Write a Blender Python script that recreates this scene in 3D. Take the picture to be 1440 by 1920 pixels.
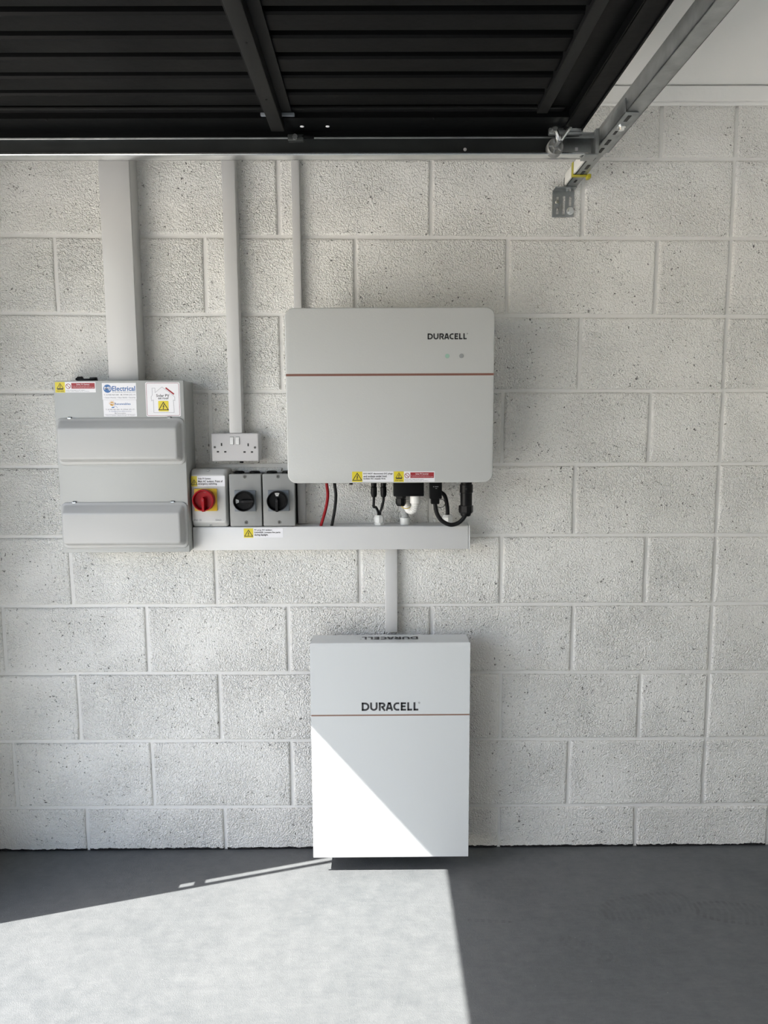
import bpy, bmesh, math, random
from mathutils import Vector, Matrix
random.seed(7)
S = bpy.context.scene
for o in list(bpy.data.objects): bpy.data.objects.remove(o)
PI = math.pi

# ------------------------------------------------------------------ camera, light, exposure
cam_d = bpy.data.cameras.new('camera'); cam = bpy.data.objects.new('camera', cam_d)
S.collection.objects.link(cam); S.camera = cam
yaw, pitch, roll, FPX = .005, .1245, -.0049, 1391.25
f = Vector((math.sin(yaw)*math.cos(pitch), math.cos(yaw)*math.cos(pitch), -math.sin(pitch)))
r = Vector((math.cos(yaw), -math.sin(yaw), 0)); u = r.cross(f)
r2 = r*math.cos(roll)+u*math.sin(roll); u2 = -r*math.sin(roll)+u*math.cos(roll)
M = Matrix((r2, u2, -f)).transposed().to_4x4(); M.translation = Vector((.9708, -2.2974, 1.4098))
cam.matrix_world = M
cam_d.sensor_fit = 'VERTICAL'; cam_d.sensor_height = 24; cam_d.lens = FPX/1920*24
cam_d.clip_start = .02; cam_d.clip_end = 200

SUN_DIR = Vector((1, .302, -1.153)).normalized()
sd = bpy.data.lights.new('sun', 'SUN'); sd.energy = 17.3; sd.angle = math.radians(.30); sd.color = (1, .965, .91)
sun = bpy.data.objects.new('sun', sd); S.collection.objects.link(sun)
sun.rotation_euler = SUN_DIR.to_track_quat('-Z', 'Y').to_euler(); sun.location = (-6, -3, 8)

wd = bpy.data.worlds.new('sky'); S.world = wd; wd.use_nodes = True
nt = wd.node_tree; bg = nt.nodes['Background']
sky = nt.nodes.new('ShaderNodeTexSky'); sky.sky_type = 'NISHITA'; sky.sun_disc = False
sky.sun_elevation = math.radians(47.8); sky.sun_rotation = math.radians(-107)
sky.air_density = 1.0; sky.dust_density = 2.0; sky.ozone_density = 1.0
nt.links.new(sky.outputs[0], bg.inputs[0]); bg.inputs[1].default_value = .50

vs = S.view_settings
vs.view_transform = 'Standard'; vs.look = 'None'; vs.gamma = 1; vs.exposure = .31; vs.use_curve_mapping = False
S.cycles.diffuse_bounces = 7; S.cycles.glossy_bounces = 3; S.cycles.max_bounces = 9; S.cycles.caustics_reflective = False; S.cycles.caustics_refractive = False

# ------------------------------------------------------------------ materials
MATS = {}
def mat(name, col, rough=.5, metal=0, bump=None, var=0, vscale=8, spec=.5, coat=0):
    """bump = list of (noise scale, distance, detail)"""
    m = bpy.data.materials.new(name); m.use_nodes = True; n = m.node_tree.nodes; l = m.node_tree.links
    b = n['Principled BSDF']; b.inputs['Base Color'].default_value = (*col, 1)
    b.inputs['Roughness'].default_value = rough; b.inputs['Metallic'].default_value = metal
    b.inputs['Specular IOR Level'].default_value = spec; b.inputs['Coat Weight'].default_value = coat
    tc = n.new('ShaderNodeTexCoord')
    if var:
        no = n.new('ShaderNodeTexNoise'); no.inputs['Scale'].default_value = vscale; no.inputs['Detail'].default_value = 6
        l.new(tc.outputs['Object'], no.inputs['Vector'])
        mr = n.new('ShaderNodeMapRange'); mr.inputs[1].default_value = .3; mr.inputs[2].default_value = .7
        mr.inputs[3].default_value = 1-var; mr.inputs[4].default_value = 1+var*.6
        l.new(no.outputs['Fac'], mr.inputs[0])
        mx = n.new('ShaderNodeMix'); mx.data_type = 'RGBA'; mx.blend_type = 'MULTIPLY'; mx.inputs[0].default_value = 1
        mx.inputs[6].default_value = (*col, 1); l.new(mr.outputs[0], mx.inputs[7]); l.new(mx.outputs[2], b.inputs['Base Color'])
    prev = None
    for sc, dist, det in (bump or []):
        no = n.new('ShaderNodeTexNoise'); no.inputs['Scale'].default_value = sc; no.inputs['Detail'].default_value = det
        l.new(tc.outputs['Object'], no.inputs['Vector'])
        bp = n.new('ShaderNodeBump'); bp.inputs['Distance'].default_value = dist; bp.inputs['Strength'].default_value = 1
        l.new(no.outputs['Fac'], bp.inputs['Height'])
        if prev: l.new(prev.outputs[0], bp.inputs['Normal'])
        prev = bp
    if prev: l.new(prev.outputs[0], b.inputs['Normal'])
    MATS[name] = m
    return m

def block_mat():
    m = bpy.data.materials.new('painted_block'); m.use_nodes = True; n = m.node_tree.nodes; l = m.node_tree.links
    b = n['Principled BSDF']; b.inputs['Roughness'].default_value = .55; b.inputs['Specular IOR Level'].default_value = .3
    tc = n.new('ShaderNodeTexCoord'); oi = n.new('ShaderNodeObjectInfo')
    def math_(op, a, b_=None, clamp=False):
        k = n.new('ShaderNodeMath'); k.operation = op; k.use_clamp = clamp
        for i, v in enumerate((a, b_)):
            if v is None: continue
            if isinstance(v, (int, float)): k.inputs[i].default_value = v
            else: l.new(v, k.inputs[i])
        return k.outputs[0]
    def noise(sc, det, ro=.55, off=0):
        no = n.new('ShaderNodeTexNoise'); no.inputs['Scale'].default_value = sc; no.inputs['Detail'].default_value = det
        no.inputs['Roughness'].default_value = ro
        va = n.new('ShaderNodeVectorMath'); va.operation = 'ADD'; va.inputs[1].default_value = (off, off*.7, -off)
        l.new(tc.outputs['Object'], va.inputs[0])
        l.new(va.outputs[0], no.inputs['Vector']); return no.outputs['Fac']
    def rng(x, a, b_, c=0, d=1):
        k = n.new('ShaderNodeMapRange'); k.clamp = True; l.new(x, k.inputs[0])
        for i, v in enumerate((a, b_, c, d)): k.inputs[i+1].default_value = v
        return k.outputs[0]
    # how coarse this spot of the wall is: patches plus the block's own texture
    patch = math_('ADD', rng(noise(4.5, 3), .38, .62, .42, .88), math_('MULTIPLY', oi.outputs['Random'], .28))
    no = n.new('ShaderNodeTexNoise'); no.inputs['Scale'].default_value = 90; no.inputs['Detail'].default_value = 1; l.new(tc.outputs['Object'], no.inputs['Vector'])
    mxv = n.new('ShaderNodeMix'); mxv.data_type = 'VECTOR'; mxv.inputs[0].default_value = .014; l.new(tc.outputs['Object'], mxv.inputs[4]); l.new(no.outputs['Color'], mxv.inputs[5])
    vo = n.new('ShaderNodeTexVoronoi'); vo.feature = 'F1'; vo.inputs['Scale'].default_value = 170; l.new(mxv.outputs[1], vo.inputs['Vector'])
    grain = math_('ADD', math_('MULTIPLY', rng(vo.outputs['Distance'], .75, .12), .62), math_('MULTIPLY', rng(noise(270, 2, .55), .25, .75), .52))   # crumbly aggregate
    pn = noise(125, 2, .6, 9); pc = noise(9, 2, .5, 17)
    pitm = math_('MULTIPLY', rng(pn, .34, .25), rng(pc, .36, .56))
    h = math_('MULTIPLY', grain, patch)
    h = math_('SUBTRACT', h, math_('MULTIPLY', pitm, .9))
    h = math_('ADD', h, math_('MULTIPLY', noise(18, 1, .5, 5), .8))
    bp = n.new('ShaderNodeBump'); bp.inputs['Distance'].default_value = .0054; bp.inputs['Strength'].default_value = 1
    l.new(h, bp.inputs['Height']); l.new(bp.outputs[0], b.inputs['Normal'])
    # bare concrete shows in the deepest unpainted pits; shade of the floor gap painted as a black line along the wall base
    mx = n.new('ShaderNodeMix'); mx.data_type = 'RGBA'
    mx.inputs[6].default_value = (.85, .842, .812, 1); mx.inputs[7].default_value = (.10, .098, .092, 1)
    deep = math_('MULTIPLY', rng(pn, .335, .28), rng(pc, .37, .52))
    l.new(math_('MULTIPLY', deep, .9), mx.inputs[0])
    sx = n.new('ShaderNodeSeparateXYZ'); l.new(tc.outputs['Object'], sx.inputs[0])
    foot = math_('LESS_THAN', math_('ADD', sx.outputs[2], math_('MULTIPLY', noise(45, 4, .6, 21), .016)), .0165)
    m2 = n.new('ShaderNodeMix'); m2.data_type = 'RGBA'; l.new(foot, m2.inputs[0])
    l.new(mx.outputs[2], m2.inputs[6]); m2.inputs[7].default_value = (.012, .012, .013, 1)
    l.new(m2.outputs[2], b.inputs['Base Color'])
    MATS['block'] = m; return m

def floor_mat():
    m = bpy.data.materials.new('painted_floor'); m.use_nodes = True; n = m.node_tree.nodes; l = m.node_tree.links
    b = n['Principled BSDF']; b.inputs['Specular IOR Level'].default_value = .35
    tc = n.new('ShaderNodeTexCoord')
    def math_(op, a, b_=None, clamp=False):
        k = n.new('ShaderNodeMath'); k.operation = op; k.use_clamp = clamp
        for i, v in enumerate((a, b_)):
            if v is None: continue
            if isinstance(v, (int, float)): k.inputs[i].default_value = v
            else: l.new(v, k.inputs[i])
        return k.outputs[0]
    def noise(sc, det, ro=.5):
        no = n.new('ShaderNodeTexNoise'); no.inputs['Scale'].default_value = sc; no.inputs['Detail'].default_value = det
        no.inputs['Roughness'].default_value = ro; l.new(tc.outputs['Object'], no.inputs['Vector']); return no.outputs['Fac']
    def rng(x, a, b_, c=0, d=1):
        k = n.new('ShaderNodeMapRange'); k.clamp = True; l.new(x, k.inputs[0])
        for i, v in enumerate((a, b_, c, d)): k.inputs[i+1].default_value = v
        return k.outputs[0]
    # dusty grey paint: broad clouds, scuffs, fine speckle
    mp = n.new('ShaderNodeMapping'); mp.inputs['Rotation'].default_value = (0, 0, .5); mp.inputs['Scale'].default_value = (1, 4.5, 1); l.new(tc.outputs['Object'], mp.inputs[0])
    br = n.new('ShaderNodeTexNoise'); br.inputs['Scale'].default_value = 16; br.inputs['Detail'].default_value = 8; br.inputs['Roughness'].default_value = .7; br.inputs['Distortion'].default_value = 1.2; l.new(mp.outputs[0], br.inputs['Vector'])
    fac = math_('ADD', math_('ADD', math_('MULTIPLY', noise(2.2, 5), .30), math_('MULTIPLY', noise(24, 8, .7), .40)), math_('MULTIPLY', br.outputs['Fac'], .30))
    cr = n.new('ShaderNodeMix'); cr.data_type = 'RGBA'
    cr.inputs[6].default_value = (.094, .102, .107, 1); cr.inputs[7].default_value = (.132, .139, .143, 1)
    l.new(rng(fac, .40, .60), cr.inputs[0]); col = cr.outputs[2]
    def over(col, fac, c):
        k = n.new('ShaderNodeMix'); k.data_type = 'RGBA'; l.new(fac, k.inputs[0]); l.new(col, k.inputs[6]); k.inputs[7].default_value = (*c, 1)
        return k.outputs[2]
    # damp shoe prints: (x, y, angle, half length, half width)
    sx = n.new('ShaderNodeSeparateXYZ'); l.new(tc.outputs['Object'], sx.inputs[0])
    blot = rng(noise(30, 4), .3, .6, .25, 1)
    for (px, py, a, hl, hw, k) in ((1.735, -.30, .22, .15, .052, .55), (1.99, -.335, -.16, .13, .05, .7), (1.52, -.475, -.6, .08, .025, .5),
                                   (1.27, -.36, -.08, .07, .006, .9), (1.35, -.215, .1, .12, .05, .25)):
        dx = math_('SUBTRACT', sx.outputs[0], px); dy = math_('SUBTRACT', sx.outputs[1], py)
        uu = math_('ADD', math_('MULTIPLY', dx, math.cos(a)), math_('MULTIPLY', dy, math.sin(a)))
        vv = math_('SUBTRACT', math_('MULTIPLY', dy, math.cos(a)), math_('MULTIPLY', dx, math.sin(a)))
        q = math_('ADD', math_('POWER', math_('ABSOLUTE', math_('DIVIDE', uu, hl)), 2.5), math_('POWER', math_('ABSOLUTE', math_('DIVIDE', vv, hw)), 2.5))
        inside = rng(q, 1.1, .85)
        tread = rng(math_('SINE', math_('ADD', math_('MULTIPLY', uu, 330), math_('MULTIPLY', math_('ABSOLUTE', vv), 90))), -.5, .1, .15, 1)
        ring = rng(q, .45, .6, .45, 1)
        col = over(col, math_('MULTIPLY', math_('MULTIPLY', math_('MULTIPLY', inside, math_('MULTIPLY', tread, ring)), blot), k*.62), (.05, .053, .056))
    # pale dust specks
    vo = n.new('ShaderNodeTexVoronoi'); vo.inputs['Scale'].default_value = 34; l.new(tc.outputs['Object'], vo.inputs['Vector'])
    sc = n.new('ShaderNodeSeparateXYZ'); l.new(vo.outputs['Color'], sc.inputs[0])
    speck = math_('MULTIPLY', rng(vo.outputs['Distance'], .055, .03), math_('GREATER_THAN', sc.outputs[0], .86))
    col = over(col, math_('MULTIPLY', speck, .6), (.30, .31, .32))
    l.new(col, b.inputs['Base Color'])
    l.new(rng(noise(9, 5, .6), .3, .7, .36, .56), b.inputs['Roughness'])
    bp = n.new('ShaderNodeBump'); bp.inputs['Distance'].default_value = .0018
    l.new(math_('ADD', math_('MULTIPLY', noise(330, 3, .6), .55), math_('MULTIPLY', noise(30, 3), .5)), bp.inputs['Height'])
    l.new(bp.outputs[0], b.inputs['Normal'])
    return m

block_mat()
mat('mortar', (.74, .735, .715), .5, bump=[(60, .0012, 3), (12, .003, 3)])
mat('plaster', (.87, .87, .855), .6, bump=[(90, .0006, 3)])
mat('ceiling', (.94, .94, .925), .7, bump=[(140, .0004, 2)])
mat('pvc', (.545, .545, .54), .33, spec=.45, bump=[(7, .0015, 2)])
mat('pvc_lid', (.57, .57, .565), .3, spec=.45, bump=[(6, .0015, 2)])
mat('pvc_lit', (.65, .655, .655), .33, spec=.4, bump=[(6, .0015, 2)])  # same plastic as pvc, lightened to carry the brighter light on the level trunking
mat('enamel', (.40, .41, .40), .42, var=.02, vscale=5)
mat('enamel_flap', (.42, .425, .42), .3)
mat('white_plastic', (.61, .60, .605), .28)
mat('switch_white', (.80, .80, .79), .25)
mat('iso_white', (.60, .60, .59), .35)
mat('iso_grey', (.29, .295, .29), .4, var=.05, vscale=30)
mat('iso_plate_grey', (.15, .17, .195), .45)
mat('black_plastic', (.004, .004, .0045), .35, spec=.16)
mat('black_gloss', (.008, .009, .010), .18)
mat('black_rubber', (.008, .008, .009), .5, spec=.18)
mat('red_plastic', (.30, .004, .010), .35, spec=.2)
mat('yellow_plastic', (.70, .44, .012), .4)
mat('red_cable', (.22, .004, .008), .4, spec=.2)
mat('inverter_white', (.50, .51, .50), .38, bump=[(260, .0002, 2)])
mat('inverter_edge', (.86, .86, .85), .3)
mat('battery_white', (.63, .655, .66), .34, bump=[(300, .00015, 2)])
mat('copper_stripe', (.19, .085, .062), .4)
mat('copper_stripe_b', (.24, .145, .110), .4)
mat('logo_black', (.012, .012, .013), .5)
mat('logo_grey', (.035, .036, .04), .5)
mat('led_green', (.30, .47, .38), .3)
mat('led_grey', (.27, .285, .29), .3)
mat('label_white', (.80, .80, .83), .4)
mat('label_yellow', (.70, .58, .030), .4)
mat('label_red', (.32, .014, .022), .4)
mat('label_maroon', (.26, .02, .03), .4)
mat('label_blue', (.045, .15, .38), .4)
mat('label_navy', (.02, .06, .22), .4)
mat('label_grey', (.16, .17, .20), .4)
mat('label_gold', (.62, .33, .05), .4)
mat('galv', (.36, .38, .385), .36, metal=.85, var=.22, vscale=26, bump=[(60, .0006, 3)])
mat('galv_bright', (.80, .82, .82), .2, metal=.95, var=.12, vscale=20)
mat('galv_dark', (.05, .055, .056), .35, metal=.5, var=.2, vscale=10)
mat('zinc_bolt', (.22, .22, .21), .3, metal=.9)
mat('door_black', (.0028, .0030, .0033), .42, spec=.07, var=.3, vscale=5, bump=[(30, .0006, 3)])
mat('door_stile', (.006, .0063, .0066), .5, spec=.15, var=.2, vscale=15)
mat('wheel_grey', (.20, .205, .20), .4)
mat('foam_white', (.82, .81, .76), .6)
mat('yellow_strap', (.42, .37, .02), .4)
mat('clear_conduit', (.50, .51, .51), .35)
mat('white_conduit', (.84, .83, .80), .35)
mat('gland_white', (.70, .71, .70), .35)
mat('wire_yg', (.70, .52, .07), .4)
mat('hole_black', (.01, .01, .01), .6)
mat('slot_dark', (.02, .02, .02), .6)
mat('concrete_out', (.68, .645, .58), .8, var=.2, vscale=3)
mat('brick_out', (.36, .20, .14), .8, var=.25, vscale=6)
mat('window_grey', (.4, .4, .4), .5)
FLOOR = floor_mat()

# ------------------------------------------------------------------ builders
COL = S.collection
ORI = {}
def _link(name, bm, m, parent, origin, smooth):
    if parent is not None: origin = ORI.get(parent.name, Vector((0, 0, 0)))
    origin = Vector(origin)
    bmesh.ops.recalc_face_normals(bm, faces=bm.faces)
    for v in bm.verts: v.co -= origin
    me = bpy.data.meshes.new(name); bm.to_mesh(me); bm.free()
    if isinstance(m, str): m = MATS[m]
    me.materials.append(m)
    if smooth:
        me.polygons.foreach_set('use_smooth', [True]*len(me.polygons))
        me.set_sharp_from_angle(angle=math.radians(smooth))
    o = bpy.data.objects.new(name, me); COL.objects.link(o)
    if parent is not None:
        o.parent = parent; ORI[o.name] = origin
    else:
        o.location = origin; ORI[o.name] = origin
    return o
def obj(name, bm, m, parent=None, origin=(0, 0, 0), smooth=35, label=None):
    o = _link(name, bm, m, parent, origin, smooth)
    if label: o['label'] = label
    return o
def tag(o, label, cat, group=None):
    o['label'] = label; o['category'] = cat
    if group: o['group'] = group
    return o
def thing(name, label, cat, loc, group=None):
    o = bpy.data.objects.new(name, None); COL.objects.link(o); o.location = loc
    o.empty_display_size = .05
    ORI[o.name] = Vector(loc); return tag(o, label, cat, group)
def struct(name, bm, m, smooth=0):
    o = _link(name, bm, m, None, (0, 0, 0), smooth); o['kind'] = 'structure'; return o

def BM(): return bmesh.new()
def box(bm, x0, x1, y0, y1, z0, z1, bev=0, seg=2):
    vs = [bm.verts.new(p) for p in [(x0,y0,z0),(x1,y0,z0),(x1,y1,z0),(x0,y1,z0),(x0,y0,z1),(x1,y0,z1),(x1,y1,z1),(x0,y1,z1)]]
    fs = [bm.faces.new([vs[i] for i in q]) for q in [(0,3,2,1),(4,5,6,7),(0,1,5,4),(1,2,6,5),(2,3,7,6),(3,0,4,7)]]
    if bev:
        es = list({e for f_ in fs for e in f_.edges})
        bmesh.ops.bevel(bm, geom=es, offset=bev, segments=seg, profile=.5, affect='EDGES')
    return bm
def bx(*a, **k): return box(BM(), *a, **k)
def rr(x0, x1, z0, z1, rad, seg=5):
    rad = max(min(rad, (x1-x0)/2-1e-5, (z1-z0)/2-1e-5), 1e-5); out = []
    for cx, cz, a0 in ((x1-rad, z1-rad, 0), (x0+rad, z1-rad, PI/2), (x0+rad, z0+rad, PI), (x1-rad, z0+rad, 3*PI/2)):
        for i in range(seg+1):
            a = a0+PI/2*i/seg; out.append((cx+rad*math.cos(a), cz+rad*math.sin(a)))
    return out
def loft(bm, rings, caps=(True, True)):
    """rings: list of (list of (x,z), y)"""
    R = [[bm.verts.new((p[0], y, p[1])) for p in pts] for pts, y in rings]; n = len(R[0])
    for a, b in zip(R, R[1:]):
        for i in range(n): bm.faces.new([a[i], a[(i+1) % n], b[(i+1) % n], b[i]])
    if caps[0]: bm.faces.new(R[0])
    if caps[1]: bm.faces.new(list(reversed(R[-1])))
    return bm
def plate(bm, x0, x1, z0, z1, y0, y1, rad=.003, bev=.001, seg=5):
    """rounded plate facing -y: front at y0 (smaller y), back at y1"""
    rings = [(rr(x0, x1, z0, z1, rad, seg), y1), (rr(x0, x1, z0, z1, rad, seg), y0+bev)]
    for k in (1, 2, 3):
        a = PI/2*k/3; ins = bev*(1-math.cos(a)); rings.append((rr(x0+ins, x1-ins, z0+ins, z1-ins, rad-ins*.8, seg), y0+bev-bev*math.sin(a)))
    return loft(bm, rings)
def poly(bm, pts, y, th=.0003):
    """flat polygon in the xz plane, given thickness towards -y"""
    a = [bm.verts.new((x, y, z)) for x, z in pts]; b = [bm.verts.new((x, y-th, z)) for x, z in pts]; n = len(pts)
    bm.faces.new(b)
    for i in range(n): bm.faces.new([a[i], a[(i+1) % n], b[(i+1) % n], b[i]])
    return bm
def circ(cx, cz, rad, n=24): return [(cx+rad*math.cos(2*PI*i/n), cz+rad*math.sin(2*PI*i/n)) for i in range(n)]
def ribbon(bm, pts, w, y, th=.0003, closed=False):
    pts = [p for i, p in enumerate(pts) if i == 0 or (Vector(p)-Vector(pts[i-1])).length > 1e-6]; n = len(pts); L, Rr = [], []
    for i, p in enumerate(pts):
        p = Vector(p)
        a = Vector(pts[i-1]) if (i > 0 or closed) else None
        b = Vector(pts[(i+1) % n]) if (i < n-1 or closed) else None
        d1 = (p-a).normalized() if a is not None else None; d2 = (b-p).normalized() if b is not None else None
        if d1 is None: d1 = d2
        if d2 is None: d2 = d1
        t = (d1+d2).normalized(); nn = Vector((-t.y, t.x)); k = w/2/max(.35, nn.dot(Vector((-d1.y, d1.x))))
        L.append(p+nn*k); Rr.append(p-nn*k)
    m = n if closed else n-1
    for i in range(m):
        j = (i+1) % n
        poly(bm, [L[i], L[j], Rr[j], Rr[i]][::-1], y, th)
    return bm
def cyl(bm, p0, p1, r0, r1=None, n=20, caps=True):
    return lathe(bm, p0, p1, [(r0, 0), (r1 if r1 is not None else r0, 1)], n, caps)
def lathe(bm, p0, p1, prof, n=24, caps=True):
    """profile of (radius, t) along p0->p1"""
    p0, p1 = Vector(p0), Vector(p1); d = p1-p0; ax = d.normalized()
    s = ax.orthogonal().normalized(); t = ax.cross(s); R = []
    for rad, k in prof:
        c = p0+d*k; R.append([bm.verts.new(c+(s*math.cos(2*PI*i/n)+t*math.sin(2*PI*i/n))*rad) for i in range(n)])
    for a, b in zip(R, R[1:]):
        for i in range(n): bm.faces.new([a[i], a[(i+1) % n], b[(i+1) % n], b[i]])
    if caps:
        bm.faces.new(list(reversed(R[0]))); bm.faces.new(R[-1])
    return bm
def catmull(P, k=8):
    P = [Vector(p) for p in P]; Q = [P[0]*2-P[1]]+P+[P[-1]*2-P[-2]]; out = []
    for i in range(1, len(Q)-2):
        a, b, c, d = Q[i-1:i+3]
        for j in range(k):
            t = j/k; out.append(.5*((2*b)+(c-a)*t+(2*a-5*b+4*c-d)*t*t+(3*b-a-3*c+d)*t**3))
    out.append(P[-1]); return out
def tube(bm, P, rad, n=12, k=8, rib=None):
    pts = catmull(P, k); s = None; R = []; dist = 0
    for i, p in enumerate(pts):
        d = (pts[min(i+1, len(pts)-1)]-pts[max(i-1, 0)]).normalized()
        s = d.orthogonal().normalized() if s is None else (s-d*s.dot(d)).normalized()
        t = d.cross(s); rr_ = rad
        if rib: rr_ = rad*(1+.09*(1 if i % 2 else -1))
        R.append([bm.verts.new(p+(s*math.cos(2*PI*j/n)+t*math.sin(2*PI*j/n))*rr_) for j in range(n)])
    for a, b in zip(R, R[1:]):
        for j in range(n): bm.faces.new([a[j], a[(j+1) % n], b[(j+1) % n], b[j]])
    bm.faces.new(list(reversed(R[0]))); bm.faces.new(R[-1]); return bm

def text_bm(bm, body, x0, x1, z0, z1, y, bold=0.0, th=.00025, to=None):
    """lettering fitted to the rectangle x0..x1, z0..z1 in the plane y (facing -y)"""
    cu = bpy.data.curves.new('t', 'FONT'); cu.body = body; cu.resolution_u = 2; cu.offset = bold; cu.fill_mode = 'FRONT'
    ob = bpy.data.objects.new('t', cu); COL.objects.link(ob)
    dg = bpy.context.evaluated_depsgraph_get(); me = bpy.data.meshes.new_from_object(ob.evaluated_get(dg))
    xs = [v.co.x for v in me.vertices]; ys = [v.co.y for v in me.vertices]
    a, b, c, d = min(xs), max(xs), min(ys), max(ys)
    base = len(bm.verts); vs = []
    for v in me.vertices:
        X = x0+(v.co.x-a)/(b-a)*(x1-x0); Zz = z0+(v.co.y-c)/(d-c)*(z1-z0)
        vs.append(bm.verts.new((X, y-th, Zz) if to is None else to(X, Zz)))
    for p in me.polygons:
        try: bm.faces.new([vs[i] for i in p.vertices])
        except ValueError: pass
    bpy.data.objects.remove(ob); bpy.data.curves.remove(cu); bpy.data.meshes.remove(me)
    return bm
def arc(cx, cz, rx, rz, a0, a1, n=8): return [(cx+rx*math.cos(math.radians(a0+(a1-a0)*i/n)), cz+rz*math.sin(math.radians(a0+(a1-a0)*i/n))) for i in range(n+1)]
def wordmark(x0, x1, z0, z1, y, th=.0003):
    """the battery maker's word, drawn stroke by stroke"""
    bm = BM(); w = .225; T = 1-w/2; B = w/2
    L = []
    L += [([(B, 0), (B, 1)], 0), ([(0, T), (.40, T)]+arc(.42, .5, .43, .5-w/2, 88, -88, 12)+[(.40, B), (0, B)], 0)]
    L += [([(B, 1), (B, .42)]+arc(.465, .42, .465-B, .42-B, 180, 360, 10)+[(.93-B, .42), (.93-B, 1)], 1.07)]
    L += [([(B, 0), (B, 1)], 2.17), ([(0, T), (.42, T)]+arc(.44, .68, .27, .21, 85, -85, 8)+[(.42, .47), (.3, .47)], 2.17), ([(.40, .46), (.76, .0)], 2.17)]
    L += [([(.12, 0), (.41, 1)], 3.03), ([(.53, 1), (.82, 0)], 3.03), ([(.25, .29), (.70, .29)], 3.03), ([(.33, T), (.61, T)], 3.03)]
    L += [([(.76, T), (.48, T)]+arc(.48, .5, .48-B, .5-B, 92, 268, 12)+[(.48, B), (.76, B)], 4.0)]
    L += [([(B, 0), (B, 1)], 4.95), ([(0, T), (.67, T)], 4.95), ([(0, .52), (.60, .52)], 4.95), ([(0, B), (.67, B)], 4.95)]
    for o in (5.78, 6.57): L += [([(B, 0), (B, 1)], o), ([(0, B), (.61, B)], o)]
    sx, sz = (x1-x0)/7.19, (z1-z0)
    for pts, o in L:
        ribbon(bm, [(x0+(p[0]+o)*sx, z0+p[1]*sz) for p in pts], w*(sx+sz)/2, y, th)
    ribbon(bm, circ(x1+.09*sz, z1-.06*sz, .09*sz, 12), .035*sz, y, th, True)
    return bm

def mark_triangle(parent, cx, z0, z1, y):
    """black electric-shock triangle with bolt; sub-part of a sticker"""
    h = z1-z0; bm = BM(); w = h*1.12
    ribbon(bm, [(cx-w/2, z0+h*.05), (cx+w/2, z0+h*.05), (cx, z1-h*.06)], h*.085, y, .00025, True)
    poly(bm, [(cx+.06*h, z0+.74*h), (cx-.13*h, z0+.40*h), (cx-.02*h, z0+.43*h), (cx-.06*h, z0+.25*h), (cx-.13*h, z0+.27*h), (cx-.03*h, z0+.10*h),
              (cx+.06*h, z0+.24*h), (cx+.0*h, z0+.25*h), (cx+.13*h, z0+.52*h), (cx+.01*h, z0+.48*h), (cx+.12*h, z0+.72*h)][::-1], y, .00025)
    obj('warning_symbol', bm, 'logo_black', parent, smooth=0)
def sticker(root, x0, x1, z0, z1, y, label, rad=.0012, m='label_white'):
    bm = BM(); loft(bm, [(rr(x0, x1, z0, z1, rad, 3), y), (rr(x0, x1, z0, z1, rad, 3), y-.0004)])
    return obj('sticker', bm, m, root, smooth=0, label=label)
def yellow_panel(st, x0, x1, z0, z1, y, rad=.001):
    bm = BM(); loft(bm, [(rr(x0, x1, z0, z1, rad, 3), y), (rr(x0, x1, z0, z1, rad, 3), y-.0003)]); obj('yellow_panel', bm, 'label_yellow', st, smooth=0)
def lines(st, rows, y, m='logo_black', bold=.028):
    bm = BM()
    for (t, x0, x1, z0, z1) in rows: text_bm(bm, t, x0, x1, z0, z1, y, bold)
    obj('lettering', bm, m, st, smooth=0)
def screw(root, x, z, y, rad, m='zinc_bolt', name='screw', cross=True):
    bm = BM(); lathe(bm, (x, y, z), (x, y-rad*.35, z), [(rad, 0), (rad, .5), (rad*.8, 1)], 14)
    s = obj(name, bm, m, root)
    if cross:
        bm = BM(); a = random.uniform(0, PI)
        for t in (a, a+PI/2):
            d = Vector((math.cos(t), math.sin(t)))*rad*.7
            ribbon(bm, [(x-d.x, z-d.y), (x+d.x, z+d.y)], rad*.3, y-rad*.35, .0001)
        obj('screw_slot', bm, 'hole_black', s, smooth=0)

# ------------------------------------------------------------------ the setting
XL, XR, YF, HC = -.36, 3.45, -3.35, 2.369
fl = struct('floor', bx(XL-.10, XR+.1, YF-.1, .1, -.08, 0), FLOOR)
struct('driveway', bx(-14, XL-.10, -12, 8, -.12, -.02), 'concrete_out')
struct('ceiling', bx(XL-.02, XR+.1, YF-.1, .1, HC, HC+.08), 'ceiling')
struct('wall_right', bx(XR, XR+.1, YF-.1, .1, 0, HC), 'plaster')
struct('wall_front', bx(XL, XR, YF-.1, YF, 0, HC), 'plaster')
OY0, OY1, OZ = -.393, -2.95, 2.14      # door opening
b = BM(); box(b, XL-.10, XL, OY0, .1, -.02, HC+.1); box(b, XL-.10, XL, YF-.1, OY1, -.02, HC+.1); box(b, XL-.10, XL, OY1, OY0, OZ+.03, HC+.1)
struct('wall_left', b, 'plaster')
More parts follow.
